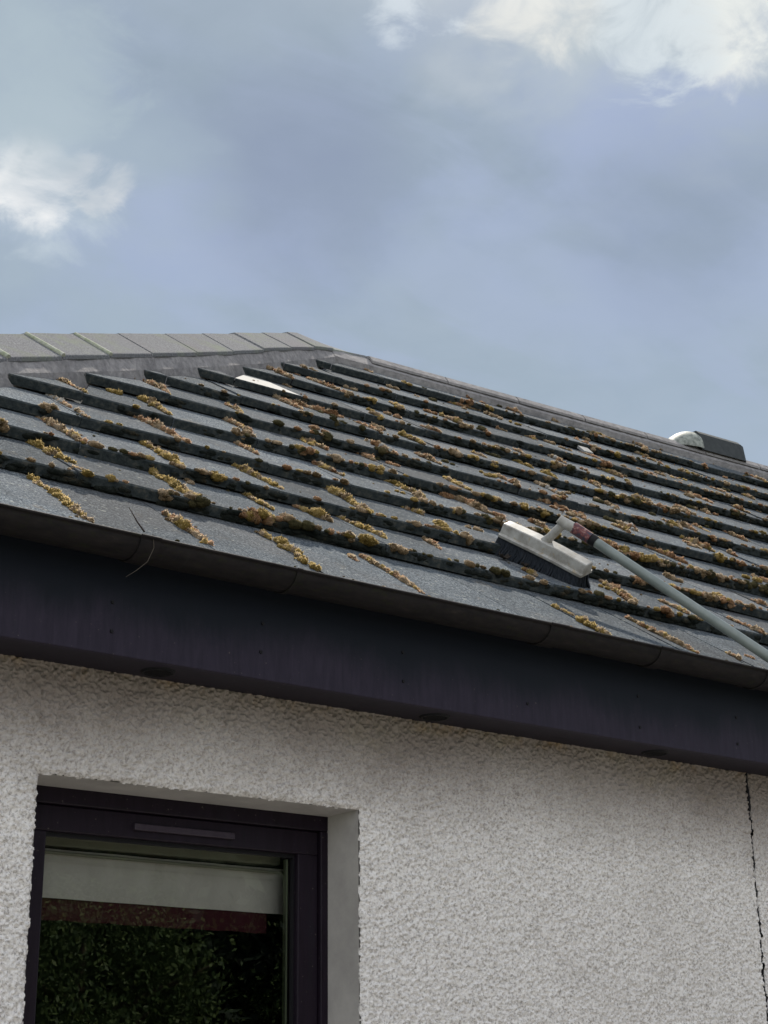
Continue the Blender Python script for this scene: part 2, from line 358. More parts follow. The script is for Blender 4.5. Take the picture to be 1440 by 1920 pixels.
# ------------------------------------------------------------------ roof geometry (metres, camera eye at z = EYE)
S = .857; G = .345; AL = .680018; Y1 = 3.528423; Z1 = 1.512908; X4 = 1.907766; HS = 1.443069; TW = .0392841
RISE = .032
NRM = np.array([0, -math.sin(AL), math.cos(AL)])
def E(X, k):
    return np.array([X, (Y1+(k-1)*G*math.cos(AL))*S, (Z1+(k-1)*G*math.sin(AL)+(X/S-5)*TW*(k-1)/10)*S+EYE])
def hipX(k): return S*(X4+(k-4)*G*math.cos(AL)*HS)
def nose(X, k): return np.array([X, 2.70, 1.052+EYE]) if k == 0 else E(X, k)
def surf(X, k, v):
    a = nose(X, k); bb = E(X, k+1)-RISE*NRM
    return a+(bb-a)*v
XR = 10.2                     # gable end on the far right
WALL_Y = 2.915; FAS_Y = 2.77; SOF_Z = .825+EYE
WX0, WX1, WZ1, WZ0 = 1.412, 2.203, .603+EYE, -.55+EYE     # window opening
FR_Y = 3.02                   # window frame face

# ------------------------------------------------------------------ setting
mb = MB(); mb.add([(-600,-600,0),(600,-600,0),(600,600,0),(-600,600,0)], [(0,1,2,3)]); tag(mb.build('ground', M_GRASS), kind='structure')
mb = MB(); mb.add([(-4,-6.5,.004),(14,-6.5,.004),(14,2.9,.004),(-4,2.9,.004)], [(0,1,2,3)]); tag(mb.build('driveway', M_GRAVEL), kind='structure')  # unseen gravel, kept pale to bounce sunlight onto the wall

# ------------------------------------------------------------------ house
house = empty('house', (5.2, WALL_Y, 0), 'single storey house with cream roughcast wall, brown eaves and mossy grey tiled roof', 'house')
# front wall : a finely displaced patch round the window, plain sheets elsewhere
def vnoise(x, y, seed):
    r = np.random.default_rng(seed).random((512, 512)).astype(np.float32)
    xi = np.floor(x).astype(int); yi = np.floor(y).astype(int); fx = x-xi; fy = y-yi
    fx = fx*fx*(3-2*fx); fy = fy*fy*(3-2*fy)
    a = r[xi % 512, yi % 512]; bq = r[(xi+1) % 512, yi % 512]; cq = r[xi % 512, (yi+1) % 512]; dq = r[(xi+1) % 512, (yi+1) % 512]
    return (a*(1-fx)+bq*fx)*(1-fy)+(cq*(1-fx)+dq*fx)*fy
def patch(xs, zs):
    X, Z = np.meshgrid(xs, zs, indexing='ij')
    wx = X+.004*vnoise(X/.012, Z/.012, 1); wz = Z+.004*vnoise(X/.012, Z/.012, 2)
    n1 = vnoise(wx/.0085, wz/.0072, 3); n2 = vnoise(wx/.0058, wz/.0054, 4); n3 = vnoise(wx/.02, wz/.02, 5)
    rid = 1-np.abs(2*n1-1)*1.0
    st_ = lambda q, a, b_: (lambda t: t*t*(3-2*t))(np.clip((q-a)/(b_-a), 0, 1))
    hgt = .0034*st_(rid, .25, .9)+.0042*st_(n2, .25, .75)+.0008*n3
    JX = 3.553+.0015*np.sin(Z*23)+.0012*vnoise(Z/.02, Z*0, 8)
    g_ = np.clip(1-(np.abs(X-JX)/(.0034+.002*vnoise(Z/.03, Z*0, 9)))**2, 0, 1)
    g_ *= np.where(vnoise(Z/.035, Z*0+3, 11) > .30, 1.0, .35)
    Y = WALL_Y-hgt+.012*g_
    # rounded arris at the window opening
    ins = np.minimum(np.minimum(X-(WX0-.012), (WX1+.012)-X), (WZ1+.012)-Z)
    Y = Y+np.where(ins > 0, np.clip(ins, 0, .012)**2/.012*.6, 0)
    V = np.stack([X, Y, Z], -1)
    nx, nz = len(xs), len(zs); I = np.arange(nx*nz).reshape(nx, nz)
    q = np.stack([I[:-1, :-1], I[1:, :-1], I[1:, 1:], I[:-1, 1:]], -1).reshape(-1, 4)
    cx = (X[:-1, :-1]+X[1:, 1:])/2; cz = (Z[:-1, :-1]+Z[1:, 1:])/2
    jag = .0035*(vnoise(cx/.009, cz/.009, 21)-.5)
    JC = 3.553+.0015*np.sin(cz*23)+.0012*np.sin(cz*71+1)+.0008*np.sin(cz*160)+.0012*vnoise(cz/.02, cz*0, 8)
    crack = (np.abs(cx-JC) < np.where(cz > SOF_Z-.09, .0034, .0018+.0014*vnoise(cz/.03, cz*0, 9))) & (vnoise(cz/.045, cz*0+3, 11) > .06)
    hole = crack | (cx > WX0+jag) & (cx < WX1+jag) & (cz < WZ1+jag) & (cz > WZ0)
    return V.reshape(-1, 3), q[~hole.ravel()]
xs = np.concatenate([np.arange(.52, 1.22, .012), np.arange(1.22, 3.80, .0019), np.arange(3.80, 5.2, .012)])
zs = np.concatenate([np.arange(1.0, 1.60, .012), np.arange(1.60, SOF_Z+.011, .0019)])
V, Q = patch(xs, zs)
wall = np_mesh('wall', V, Q, M_WALL, parent=house)
mb = MB()
x0p, x1p, zt = .52, float(xs[-1]), SOF_Z+.01
mb.add([(x0p,WALL_Y,0),(x1p,WALL_Y,0),(x1p,WALL_Y,1.0),(x0p,WALL_Y,1.0)], [(0,1,2,3)])
mb.add([(x1p,WALL_Y,0),(XR-.1,WALL_Y,0),(XR-.1,WALL_Y,zt),(x1p,WALL_Y,zt)], [(0,1,2,3)])
YB = 2*E(0, 11)[1]-WALL_Y
mb.add([(XR-.1,WALL_Y,0),(XR-.1,YB,0),(XR-.1,YB,zt),(XR-.1,E(0,11)[1],4.55),(XR-.1,WALL_Y,zt)], [(0,1,2,3,4)])
mb.add([(.52,YB,0),(XR-.1,YB,0),(XR-.1,YB,zt),(.52,YB,zt)], [(3,2,1,0)])
mb.add([(.52,WALL_Y,0),(.52,YB,0),(.52,YB,zt),(.52,WALL_Y,zt)], [(3,2,1,0)])
mb.build('wall', M_WALL, house)
mb = MB(); pts = []
mb.box((3.545, WALL_Y+.008, .0), (3.561, WALL_Y+.02, SOF_Z+.005))
jc = lambda z: 3.553+.0015*math.sin(z*23)+.0012*math.sin(z*71+1)+.0008*math.sin(z*160)
mb.tube([(jc(z)+rng.normal(0, .0006), WALL_Y-.0035+rng.normal(0, .0008), z) for z in np.arange(SOF_Z-.10, SOF_Z+.005, .006)], .0042, 7)
z = 1.2
while z < SOF_Z-.10:       # remains of the sealant bead, torn and crumbling
    l_ = rng.uniform(.02, .11)
    mb.tube([(jc(q)+rng.normal(0, .0007), WALL_Y-.003+rng.normal(0, .0008), q) for q in np.arange(z, z+l_, .005)], list(rng.uniform(.0014, .0027, len(np.arange(z, z+l_, .005)))), 6)
    z += l_+rng.uniform(.0, .02)
mb.build('movement_joint', M_BLACK, wall)
# reveals
mb = MB()
e_ = .0022
for (a, c2) in ((WX0, 1), (WX1, -1)):
    mb.add([(a,WALL_Y+.003,WZ0),(a+c2*.013,FR_Y+.03,WZ0),(a+c2*.013,FR_Y+.03,WZ1-.004),(a,WALL_Y+.003,WZ1)], [(0,1,2,3) if c2 < 0 else (3,2,1,0)])
mb.add([(WX0,WALL_Y+.003,WZ1),(WX1,WALL_Y+.003,WZ1),(WX1-.013,FR_Y+.03,WZ1-.004),(WX0+.013,FR_Y+.03,WZ1-.004)], [(0,1,2,3)])
for p in ((WX0-.02, WX0), (WX1, WX1+.02)): mb.add([(p[0],WALL_Y+.0075,WZ0),(p[1],WALL_Y+.0075,WZ0),(p[1],WALL_Y+.0075,WZ1+.02),(p[0],WALL_Y+.0075,WZ1+.02)], [(0,1,2,3)])
mb.add([(WX0,WALL_Y+.0075,WZ1+.0005),(WX1,WALL_Y+.0075,WZ1+.0005),(WX1,WALL_Y+.0075,WZ1+.02),(WX0,WALL_Y+.0075,WZ1+.02)], [(0,1,2,3)])
mb.box((WX0-.05, WALL_Y-.04, WZ0-.05), (WX1+.05, FR_Y+.03, WZ0))
mb.build('window_reveal', M_REVEAL, wall)

# window (frame > vent, glass)
win = empty('window', (1.8, FR_Y, 1.5), None, None)
win.parent = house; win.location = Vector((1.8, FR_Y, 1.5))-Vector(house.location)
def mem(mbx, x0, x1, z0, z1, y0, y1): mbx.box((x0, y0, z0), (x1, y1, z1))
fx0, fx1, fz1, fz0 = WX0+.005, WX1-.008, .6075+EYE-.004, WZ0
mb = MB()
mem(mb, fx0, fx1, .566+EYE, fz1, FR_Y, FR_Y+.07)                 # outer head
mem(mb, fx0, fx0+.030, fz0, .566+EYE, FR_Y, FR_Y+.07)
mem(mb, fx1-.022, fx1, fz0, .566+EYE, FR_Y, FR_Y+.07)
mem(mb, fx0+.03, fx1-.022, fz0, fz0+.05, FR_Y, FR_Y+.07)
wf = mb.build('frame', M_FRAME, win, .003)
mb = MB()
sx0, sx1 = fx0+.031, fx1-.023; sz1, sz0 = .565+EYE, fz0+.051
mem(mb, sx0, sx1, .512+EYE, sz1, FR_Y+.010, FR_Y+.062)
mem(mb, sx0, sx0+.046, sz0, .512+EYE, FR_Y+.010, FR_Y+.062)
mem(mb, sx1-.055, sx1, sz0, .512+EYE, FR_Y+.010, FR_Y+.062)
mem(mb, sx0+.046, sx1-.055, sz0, sz0+.05, FR_Y+.010, FR_Y+.062)
ws = mb.build('sash', M_FRAME, win, .003)
mb = MB(); mb.box((1.692, FR_Y+.001, .529+EYE), (1.943, FR_Y+.012, .543+EYE)); mb.build('trickle_vent', board('vent_strip_paint', (.035, .027, .038), (.05, .04, .052), .35), win, .002)
gx0, gx1, gz1 = sx0+.046, sx1-.055, .512+EYE
mb = MB()
mb.box((gx0, FR_Y+.024, sz0+.05), (gx0+.004, FR_Y+.034, gz1)); mb.box((gx1-.005, FR_Y+.024, sz0+.05), (gx1, FR_Y+.034, gz1-.008))
mb.box((gx0+.004, FR_Y+.024, gz1-.008), (gx1, FR_Y+.034, gz1))
mb.build('gasket', M_BLACK, ws)
mb = MB(); mb.box((gx1-.0125, FR_Y+.038, sz0+.05), (gx1-.0085, FR_Y+.05, gz1-.01)); mb.build('glass_spacer', M_SPACER, ws)
mb = MB(); mb.add([(gx0,FR_Y+.036,sz0+.05),(gx1,FR_Y+.036,sz0+.05),(gx1,FR_Y+.036,gz1),(gx0,FR_Y+.036,gz1)], [(0,1,2,3)])
mb.build('glass', M_GLASS, win)
# dark room behind
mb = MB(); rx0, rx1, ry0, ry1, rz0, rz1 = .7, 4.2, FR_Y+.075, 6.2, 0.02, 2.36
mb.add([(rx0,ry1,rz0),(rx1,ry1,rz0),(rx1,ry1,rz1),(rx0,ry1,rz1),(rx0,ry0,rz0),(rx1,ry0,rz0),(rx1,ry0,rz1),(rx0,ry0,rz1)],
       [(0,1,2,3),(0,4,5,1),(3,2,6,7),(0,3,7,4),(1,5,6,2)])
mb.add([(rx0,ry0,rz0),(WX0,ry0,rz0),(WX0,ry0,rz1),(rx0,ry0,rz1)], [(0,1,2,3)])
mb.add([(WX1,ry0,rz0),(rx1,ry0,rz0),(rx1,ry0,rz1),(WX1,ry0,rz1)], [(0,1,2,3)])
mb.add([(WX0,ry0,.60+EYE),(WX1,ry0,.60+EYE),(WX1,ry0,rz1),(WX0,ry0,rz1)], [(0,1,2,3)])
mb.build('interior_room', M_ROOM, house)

# eaves : fascia, soffit, vents, screws, gutter
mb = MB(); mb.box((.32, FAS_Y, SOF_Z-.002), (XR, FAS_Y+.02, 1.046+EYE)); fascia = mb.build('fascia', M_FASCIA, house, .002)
for (X, z) in ((1.481, .870), (1.836, .882), (2.221, .873), (2.600, .872), (2.984, .862), (3.356, .863), (1.84, .945), (2.221, .94), (2.984, .942), (3.36, .935), (1.48, .93)):
    mb = MB(); a = np.linspace(0, 2*math.pi, 9)[:-1]
    mb.tube([(X, FAS_Y-.0025, z+EYE), (X, FAS_Y+.001, z+EYE)], [.0035, .0045], 8); mb.build('nail_head', M_BLACK, fascia)
mb = MB(); mb.box((.45, FAS_Y+.0205, SOF_Z+.003), (XR-.05, WALL_Y+.02, SOF_Z+.012)); soffit = mb.build('soffit', M_SOFFIT, house)
for X in (.895, 1.637, 2.380, 3.125, 3.87, 4.61, 5.35, 6.1):
    mb = MB(); n = 28; yc = 2.853
    pr = [(.037, .0026), (.034, -.002), (.029, -.002), (.027, .0024)]
    vs = [(X+r*math.cos(2*math.pi*i/n), yc+r*math.sin(2*math.pi*i/n), SOF_Z+.0015+zz-.0005) for r, zz in pr for i in range(n)]
    mb.add(vs, [(j*n+i, j*n+(i+1) % n, (j+1)*n+(i+1) % n, (j+1)*n+i) for j in range(3) for i in range(n)], 0, True)
    for s in range(-3, 4):
        w = math.sqrt(max(.027**2-(s*.0075)**2, 0)); mb.box((X-w, yc+s*.0075-.0015, SOF_Z-.0005), (X+w, yc+s*.0075+.0015, SOF_Z+.0025))
    mb.build('soffit_vent', M_BLACK, soffit)
GC_Y, GC_Z, GA, GB = 2.713, 1.041+EYE, .048, .034
def gut_prof(a, bb, th):
    o = [(-a*math.cos(t), -bb*math.sin(t)) for t in np.linspace(0, math.pi, 18)]
    i = [(-(a-th)*math.cos(t), -(bb-th)*math.sin(t)) for t in np.linspace(math.pi, 0, 18)]
    return [(-a-.0045, .004), (-a-.0055, .0005), (-a-.003, -.002)]+o+[(a, .006)]+[(a-th, .006)]+i+[(-a+th, .003)]
def gz(x): return GC_Z+.0016*math.sin(x*2.3+1)
mb = MB(); fr_ = [((x, GC_Y, gz(x)), (0, 1, 0), (0, 0, 1)) for x in np.arange(.25, XR+.01, .15)]
mb.sweep(gut_prof(GA, GB, .003), fr_, 0, True); gutter = mb.build('gutter', M_GUTTER, house)
for X, w in ((1.501, .022), (2.615, .028), (2.985, .02), (4.4, .03), (5.6, .03)):
    mb = MB(); mb.sweep(gut_prof(GA+.0035, GB+.0035, .003), [((x, GC_Y, gz(x)), (0, 1, 0), (0, 0, 1)) for x in (X-w, X, X+w)], 0, True)
    mb.build('gutter_union', M_GUTTER, gutter)
for X in np.arange(1.1, XR, .76):
    mb = MB(); mb.sweep(gut_prof(GA+.003, GB+.003, .003), [((x, GC_Y, gz(x)), (0, 1, 0), (0, 0, 1)) for x in (X-.006, X+.006)], 0, True)
    mb.box((X-.012, GC_Y+GA-.004, GC_Z-.02), (X+.012, FAS_Y, GC_Z-.002)); mb.build('gutter_bracket', M_GUTTER, gutter)
# end soffit/eave of the hip side
EX = .30
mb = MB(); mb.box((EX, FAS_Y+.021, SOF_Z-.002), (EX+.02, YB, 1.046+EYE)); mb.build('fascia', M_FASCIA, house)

# roof deck (under the tiles), hip slope, rear slope, gable
def hp(k, lift=0.0):
    X = hipX(k)
    p = E(X, k) if k > 0.35 else nose(X, 0)*1.0
    return p+np.array([0, 0, lift])
mb = MB()
lo = .045
dk = lambda X, k: E(X, k)-lo*NRM-RISE*NRM*.3
a0 = dk(hipX(0), .1); ap = dk(hipX(11), 11); rr = dk(XR, 11); er = dk(XR, .1); YR = ap[1]
bk_l = np.array([a0[0], 2*YR-a0[1], a0[2]]); bk_r = np.array([er[0], 2*YR-er[1], er[2]])
for i in range(24):
    f0, f1 = i/24, (i+1)/24
    q = [[dk(hipX(k)*(1-f)+XR*f, k) for k in np.linspace(.0, 10.9, 12)] for f in (f0, f1)]
    mb.add(q[0]+q[1], [(j, 12+j, 13+j, 1+j) for j in range(11)])
roof = mb.build('roof', M_DECK, house)
# hip-end and rear slopes in plain tile material with stepped courses
up = np.array([0, 0, .05])
mb = MB()
hl = [E(hipX(k), k)+np.array([0, 0, -.075]) for k in (0.0, 11.0)]
hip_b = np.array([hl[0][0], 2*YR-hl[0][1], hl[0][2]])
def stepped(A0, A1, T0, T1, n=11):
    A0, A1, T0, T1 = map(np.array, (A0, A1, T0, T1))
    for i in range(n):
        f0, f1 = i/n, (i+1)/n
        p = [A0+(T0-A0)*f0, A1+(T1-A1)*f0, A1+(T1-A1)*f1, A0+(T0-A0)*f1]
        nn = np.cross(p[1]-p[0], p[2]-p[1]); nn = nn/np.linalg.norm(nn)
        if nn[2] < 0: nn = -nn
        q = [p[0]+nn*.002, p[1]+nn*.002, p[2]-nn*.03, p[3]-nn*.03]
        mb.add(q+[p[0]-nn*.03, p[1]-nn*.03], [(0,1,2,3), (4,5,1,0)])
stepped(hip_b, hl[0], hl[1], hl[1])
R11 = E(XR, 11)+np.array([0, 0, -.075])
stepped((XR, 2*YR-hl[0][1], hl[0][2]), hip_b, R11, hl[1])
mb.build('roof_slope', M_TILE, roof)

# ---- tiles of the front slope
TWD = .288
def phase(k): return 1.40+.117*k
mb = MB(); mp = MB()
for k in range(0, 11):
    xj = phase(k); j0 = math.floor((hipX(k)-xj)/TWD)-1
    for j in range(j0, 60):
        xa, xb = xj+j*TWD+.0015, xj+(j+1)*TWD-.0015
        if xa > XR: break
        xb = min(xb, XR)
        h0, h1 = hipX(k if k else .0)+.01, hipX(k+1)+.066
        if xb <= h0: continue
        la = max(xa, h0); lb = min(max(xa, h1), xb-.002)
        hi = k+1
        dz = rng.normal(0, .0016); dy = rng.normal(0, .0028); rl = rng.normal(0, .0012)
        dirv = (surf(4, k, 1)-surf(4, k, 0)); dirv /= np.linalg.norm(dirv); nn = np.array([0, -dirv[2], dirv[1]])
        ext = .05
        A = surf(la, k, 0)+nn*(dz-rl)+dirv*dy; Bq = surf(xb, k, 0)+nn*(dz+rl)+dirv*dy
        Cc = surf(xb, k, 1)+dirv*ext; D = surf(lb, k, 1)+dirv*ext
        th = .027
        ch = .004
        A2, B2 = A+dirv*ch, Bq+dirv*ch; A3, B3 = A-nn*ch, Bq-nn*ch; A4, B4 = A-nn*th, Bq-nn*th; C4, D4 = Cc-nn*th, D-nn*th
        tgt = mb
        if k == 7 and xb > 2.80 and xb < 3.12: tgt = mp  # sun glare on this tile is painted as a paler material
        # wavy, chipped nose: split across the width
        n = 7; vs = []; top = []; 
        ws_ = [0]+[i/n for i in range(1, n)]+[1]
        rows = [[], [], [], []]
        for i, w in enumerate(ws_):
            jz = rng.normal(0, .0006) ; jy = abs(rng.normal(0, .0012))
            rows[0].append(D+(Cc-D)*w); rows[1].append(A2+(B2-A2)*w+dirv*jy); rows[2].append(A3+(B3-A3)*w+dirv*jy*.5+nn*jz); rows[3].append(A4+(B4-A4)*w)
        vs = rows[0]+rows[1]+rows[2]+rows[3]+[D4, C4]; m_ = n+1
        fs = []; fm = []
        for i in range(n):
            fs.append((m_+i, m_+i+1, i+1, i)); fm.append(0)
            fs.append((2*m_+i, 2*m_+i+1, m_+i+1, m_+i)); fm.append(1)
            fs.append((3*m_+i, 3*m_+i+1, 2*m_+i+1, 2*m_+i)); fm.append(1)
        L = 4*m_
        fs.append((0, L, 3*m_, 2*m_, m_)); fm.append(0)
        fs.append((n, m_+n, 2*m_+n, 3*m_+n, L+1)); fm.append(0)
        o = len(tgt.v); tgt.v += [tuple(map(float, p)) for p in vs]; tgt.f += [tuple(i+o for i in f) for f in fs]; tgt.m += fm; tgt.s += [False]*len(fs)
mb.build('roof_tiles', [M_TILE, M_NOSE], roof)
o = mp.build('glare_tile', [M_PALE, M_NOSE], roof); o['label'] = 'smooth roof tile near the hip with sun glare painted pale'

# ---- hip capping, mortar, ridge
pd = np.array([-.57, .82, 0]); hd = E(hipX(8), 8)-E(hipX(7), 7)
mb = MB(); fr_ = []
ks = np.arange(0.05, 11.05, .1)
for k in ks:
    e = E(hipX(k), k); w = .003*math.sin(k*9)+rng.normal(0, .0012)
    mt = np.interp(k, [0, 3.5, 5, 8, 9, 10, 10.5, 11], [.046, .046, .056, .060, .063, .056, .044, .030])
    fr_.append([e+np.array([0, 0, -.06])-pd*.004, e+np.array([0, 0, .0])-pd*(.002+w), e+pd*(.018+w)+np.array([0, 0, mt-.006]),
                e+pd*.14+np.array([0, 0, mt+.06]), e+pd*.27+np.array([0, 0, mt-.01]), e+pd*.30+np.array([0, 0, -.10])])
n = 6; vs = [p for r in fr_ for p in r]
mb.add(vs, [(i*n+j, i*n+(j+1) % n, (i+1)*n+(j+1) % n, (i+1)*n+j) for i in range(len(fr_)-1) for j in range(n)], 0, False)
mb.add(fr_[-1], [tuple(range(n))], 0); mb.add(fr_[0], [tuple(range(n))[::-1]], 0)
mb.build('mortar_bedding', M_MORTAR, roof)
capk = [-.2, .55, 1.3, 2.05, 2.75, 3.4, 4.05, 4.78, 5.5, 6.22, 7.1, 7.9, 8.65, 9.4, 10.1, 10.72]
def mortar_h(k): return float(np.interp(k, [0, 3.5, 5, 8, 9, 10, 10.5, 11], [.046, .046, .056, .060, .063, .056, .044, .030]))
def cap_h(k): return float(np.interp(k, [0, 8, 9, 10, 10.5, 11], [.092, .094, .087, .088, .092, .060]))
for i in range(len(capk)-1):
    k0, k1 = capk[i]+.012, capk[i+1]-.006
    mbc = MB(); rings = []; tj = rng.normal(0, .002)
    for q, kk in enumerate(np.linspace(k0, k1, 3)):
        e = E(hipX(kk), kk); m0 = mortar_h(kk)+tj+.003*(1-q/2); c0 = cap_h(kk)
        z = np.array([0, 0, 1.])
        lowf = e+pd*.012+z*m0; apx = e+pd*.16+z*(m0+c0); lowb = e+pd*.308+z*(m0-.03)
        r = [lowf, e+pd*.085+z*(m0+c0*.56), apx+(-pd)*.02-z*.002, apx+pd*.02-z*.004, lowb]
        th = np.array([0, 0, -.016])
        rings.append(r+[p+th for p in r[::-1]])
    nn_ = len(rings[0]); vs = [p for r in rings for p in r]
    fs = [(a*nn_+j, a*nn_+(j+1) % nn_, (a+1)*nn_+(j+1) % nn_, (a+1)*nn_+j) for a in range(2) for j in range(nn_)]
    mbc.add(vs, fs, 0, False); mbc.add(rings[0], [tuple(range(nn_))[::-1]]); mbc.add(rings[-1], [tuple(range(nn_))])
    mbc.build('hip_tile', M_RIDGE, roof, .003)
for kk in (4.06, 4.79, 5.51):       # joints pointed with pale, algae-tinted mortar
    mbj = MB(); e = E(hipX(kk), kk); m0 = mortar_h(kk); c0 = cap_h(kk); z = np.array([0, 0, 1.])
    P_ = [e+pd*.012+z*(m0+.004), e+pd*.085+z*(m0+c0*.56+.0035), e+pd*.14+z*(m0+c0+.001)]
    mbj.tube([p-z*.004 for p in P_], [.009, .0085, .0075], 8); mbj.build('joint_mortar', M_JOINT, roof)
# mitred stone at the apex where the hips meet the ridge
mb = MB(); z = np.array([0, 0, 1.])
e1, e2 = E(hipX(10.72), 10.72), E(hipX(11)+.12, 11)
ra = [e1+pd*.012+z*.038, e1+pd*.085+z*.085, e1+pd*.14+z*.118, e1+pd*.25+z*.06]
rb = [e2+np.array([-.02, -.03, .012]), e2+np.array([-.02, .0, .018]), e2+np.array([-.02, .05, .02]), e2+np.array([-.02, .14, -.02])]
mb.add(ra+rb+[p-z*.03 for p in ra]+[p-z*.03 for p in rb], [(0,4,5,1),(1,5,6,2),(2,6,7,3),(8,12,4,0),(0,1,9,8),(1,2,10,9),(2,3,11,10),(4,12,13,5),(5,13,14,6),(6,14,15,7)])
mb.build('apex_tile', M_RIDGE, roof, .002)
# ridge: half-embedded low ridge tiles with mortar below
mb = MB(); fr_ = []
for X in np.arange(hipX(10.66), XR+.01, .06):
    e = E(X, 11); w = rng.normal(0, .0012)
    f = E(X, 10.62)
    fr_.append([f+np.array([0, .01, -.03]), f+np.array([0, .004+w, .010]), e+np.array([0, -.045, -.010+w]), e+np.array([0, -.012, .0]), e+np.array([0, .05, -.002]), e+np.array([0, .14, -.09])])
vs = [p for r in fr_ for p in r]
mb.add(vs, [(i*n+(j+1) % n, i*n+j, (i+1)*n+j, (i+1)*n+(j+1) % n) for i in range(len(fr_)-1) for j in range(n)], 0, False)
ridge = mb.build('ridge_mortar', M_MORTAR, roof)
xk = hipX(11)+.10
while xk < XR-.1:
    mbc = MB(); r = []
    for X in (xk+.004, min(xk+.446, XR)):
        e = E(X, 11)
        pr = [(-.075, -.028), (-.05, .004), (-.02, .014), (.02, .014), (.06, .0), (.12, -.06)]
        r.append([e+np.array([0, a, c_]) for a, c_ in pr]+[e+np.array([0, a, c_-.014]) for a, c_ in pr[::-1]])
    vs = r[0]+r[1]; m_ = 12
    mbc.add(vs, [(j, (j+1) % m_, m_+(j+1) % m_, m_+j) for j in range(m_)], 0, False); mbc.add(r[0], [tuple(range(m_))[::-1]]); mbc.add(r[1], [tuple(range(m_))])
    mbc.build('ridge_tile', M_MORTAR, roof, .002)
    xk += .45
# ridge vent terminal
mb = MB(); XA, XB = 6.27, 6.64
pr = [(-.085, -.03), (-.07, .075), (-.05, .098), (.03, .10), (.07, .075), (.09, -.04)]
rings = []
for X, s_ in ((XA, 1), (XA+.03, 1), (XB-.03, 1), (XB-.006, .93), (XB, .8)):
    e = E(X, 11); rings.append([e+np.array([0, a*s_, .008+c_*(.9*s_ if c_ > 0 else 1)]) for a, c_ in pr])
m_ = 6; vs = [p for r in rings for p in r]
mb.add(vs, [(i*m_+j, i*m_+(j+1) % m_, (i+1)*m_+(j+1) % m_, (i+1)*m_+j) for i in range(4) for j in range(m_-1)], 0, False)
mb.add(rings[0], [tuple(range(m_))[::-1]]); mb.add(rings[-1], [tuple(range(m_))])
for a in []:     # louvre slots on the face
    e = E(a, 11); mb.hexa([e+np.array(p) for p in ((0, -.088, .02), (.03, -.088, .02), (.03, -.078, .02), (0, -.078, .02), (0, -.080, .07), (.03, -.080, .07), (.03, -.070, .07), (0, -.070, .07))])
rv = mb.build('ridge_vent', M_VENT, roof)
mb = MB(); rings = []
for t in np.linspace(0, 1, 9):
    X = XA-.21+.215*t; hh = math.sin(min(1, t*1.05)*math.pi/2)**.8; e = E(X, 11)
    rings.append([e+np.array([0, .095*math.cos(a)*(.35+.65*hh), .012-.03+.118*hh*math.sin(a)]) for a in np.linspace(math.pi, 0, 13)])
m_ = 13; vs = [p for r in rings for p in r]
mb.add(vs, [(i*m_+j, i*m_+j+1, (i+1)*m_+j+1, (i+1)*m_+j) for i in range(8) for j in range(m_-1)], 0, True)
mb.build('vent_end_cap', M_VENTP, rv)

# ------------------------------------------------------------------ moss
def ico(sub):
    import bmesh
    bm = bmesh.new(); bmesh.ops.create_icosphere(bm, subdivisions=sub, radius=1)
    v = np.array([x.co[:] for x in bm.verts]); f = np.array([[y.index for y in x.verts] for x in bm.faces]); bm.free(); return v, f
IV, IF = ico(3); IV2, IF2 = ico(2)
def nz3(p, seed):
    r = np.random.default_rng(seed); out = np.zeros(len(p))
    for _ in range(7):
        w = r.normal(0, 3.2, 3); out += np.sin(p@w+r.random()*6.28)
    return out/7
TEMPL = []
for s in range(10):
    v = IV.copy(); v *= (1+.26*nz3(v, s)+.26*nz3(v*2.4, s+50)+np.random.default_rng(s).normal(0, .06, len(v)))[:, None]; TEMPL.append((v, IF))
T2 = []
for s in range(8):
    v = IV2.copy(); v *= (1+.28*nz3(v, s+9)+.22*nz3(v*2.3, s+70))[:, None]; T2.append((v, IF2))
class Moss:
    def __init__(s): s.V = []; s.T = []; s.M = []; s.n = 0
    def lump(s, p, ax, ay, az, r, mi, fine=True, fuzz=24):
        v, f = (TEMPL if fine else T2)[rng.integers(8)]
        a = rng.random()*6.28; c, s_ = math.cos(a), math.sin(a)
        q = v@np.array([[c, s_, 0], [-s_, c, 0], [0, 0, 1]])
        q = q*np.array(r)
        W = p+np.outer(q[:, 0], ax)+np.outer(q[:, 1], ay)+np.outer(q[:, 2], az)
        s.V.append(W); s.T.append(f+s.n); s.M.append(np.full(len(f), mi)); s.n += len(W)
        if fuzz:
            idx = rng.integers(0, len(v), fuzz); idx = idx[q[idx, 2] > -.1*r[2]]
            if len(idx):
                b0 = W[idx]; nd = (W[idx]-p); nd /= np.linalg.norm(nd, axis=1)[:, None]+1e-9
                nd = nd+rng.normal(0, .45, nd.shape)
                L = rng.uniform(.0012, .0036, (len(idx), 1))*(r[2]/.012)**.5; nd += .35*az
                sd_ = np.cross(nd, rng.normal(0, 1, nd.shape)); sd_ /= np.linalg.norm(sd_, axis=1)[:, None]+1e-9
                w = .0009
                t = np.concatenate([b0-sd_*w, b0+sd_*w, b0+nd*L], 0); m = len(idx)
                fi = np.stack([np.arange(m), np.arange(m)+m, np.arange(m)+2*m], 1)
                s.V.append(t); s.T.append(fi+s.n); s.M.append(np.full(m, {0: 6, 1: 7, 2: 8}.get(mi, mi))); s.n += 3*m
    def build(s, name, parent=None):
        return np_mesh(name, np.concatenate(s.V), np.concatenate(s.T), M_MOSS, np.concatenate(s.M), parent)
HUE = {'y': (0, 0, 0, 1), 'g': (1, 0, 2, 1), 'r': (2, 1, 2, 1), 'o': (2, 0, 2, 2), 'p': (1, 1, 2, 5)}
AX = np.array([1., 0, 0])
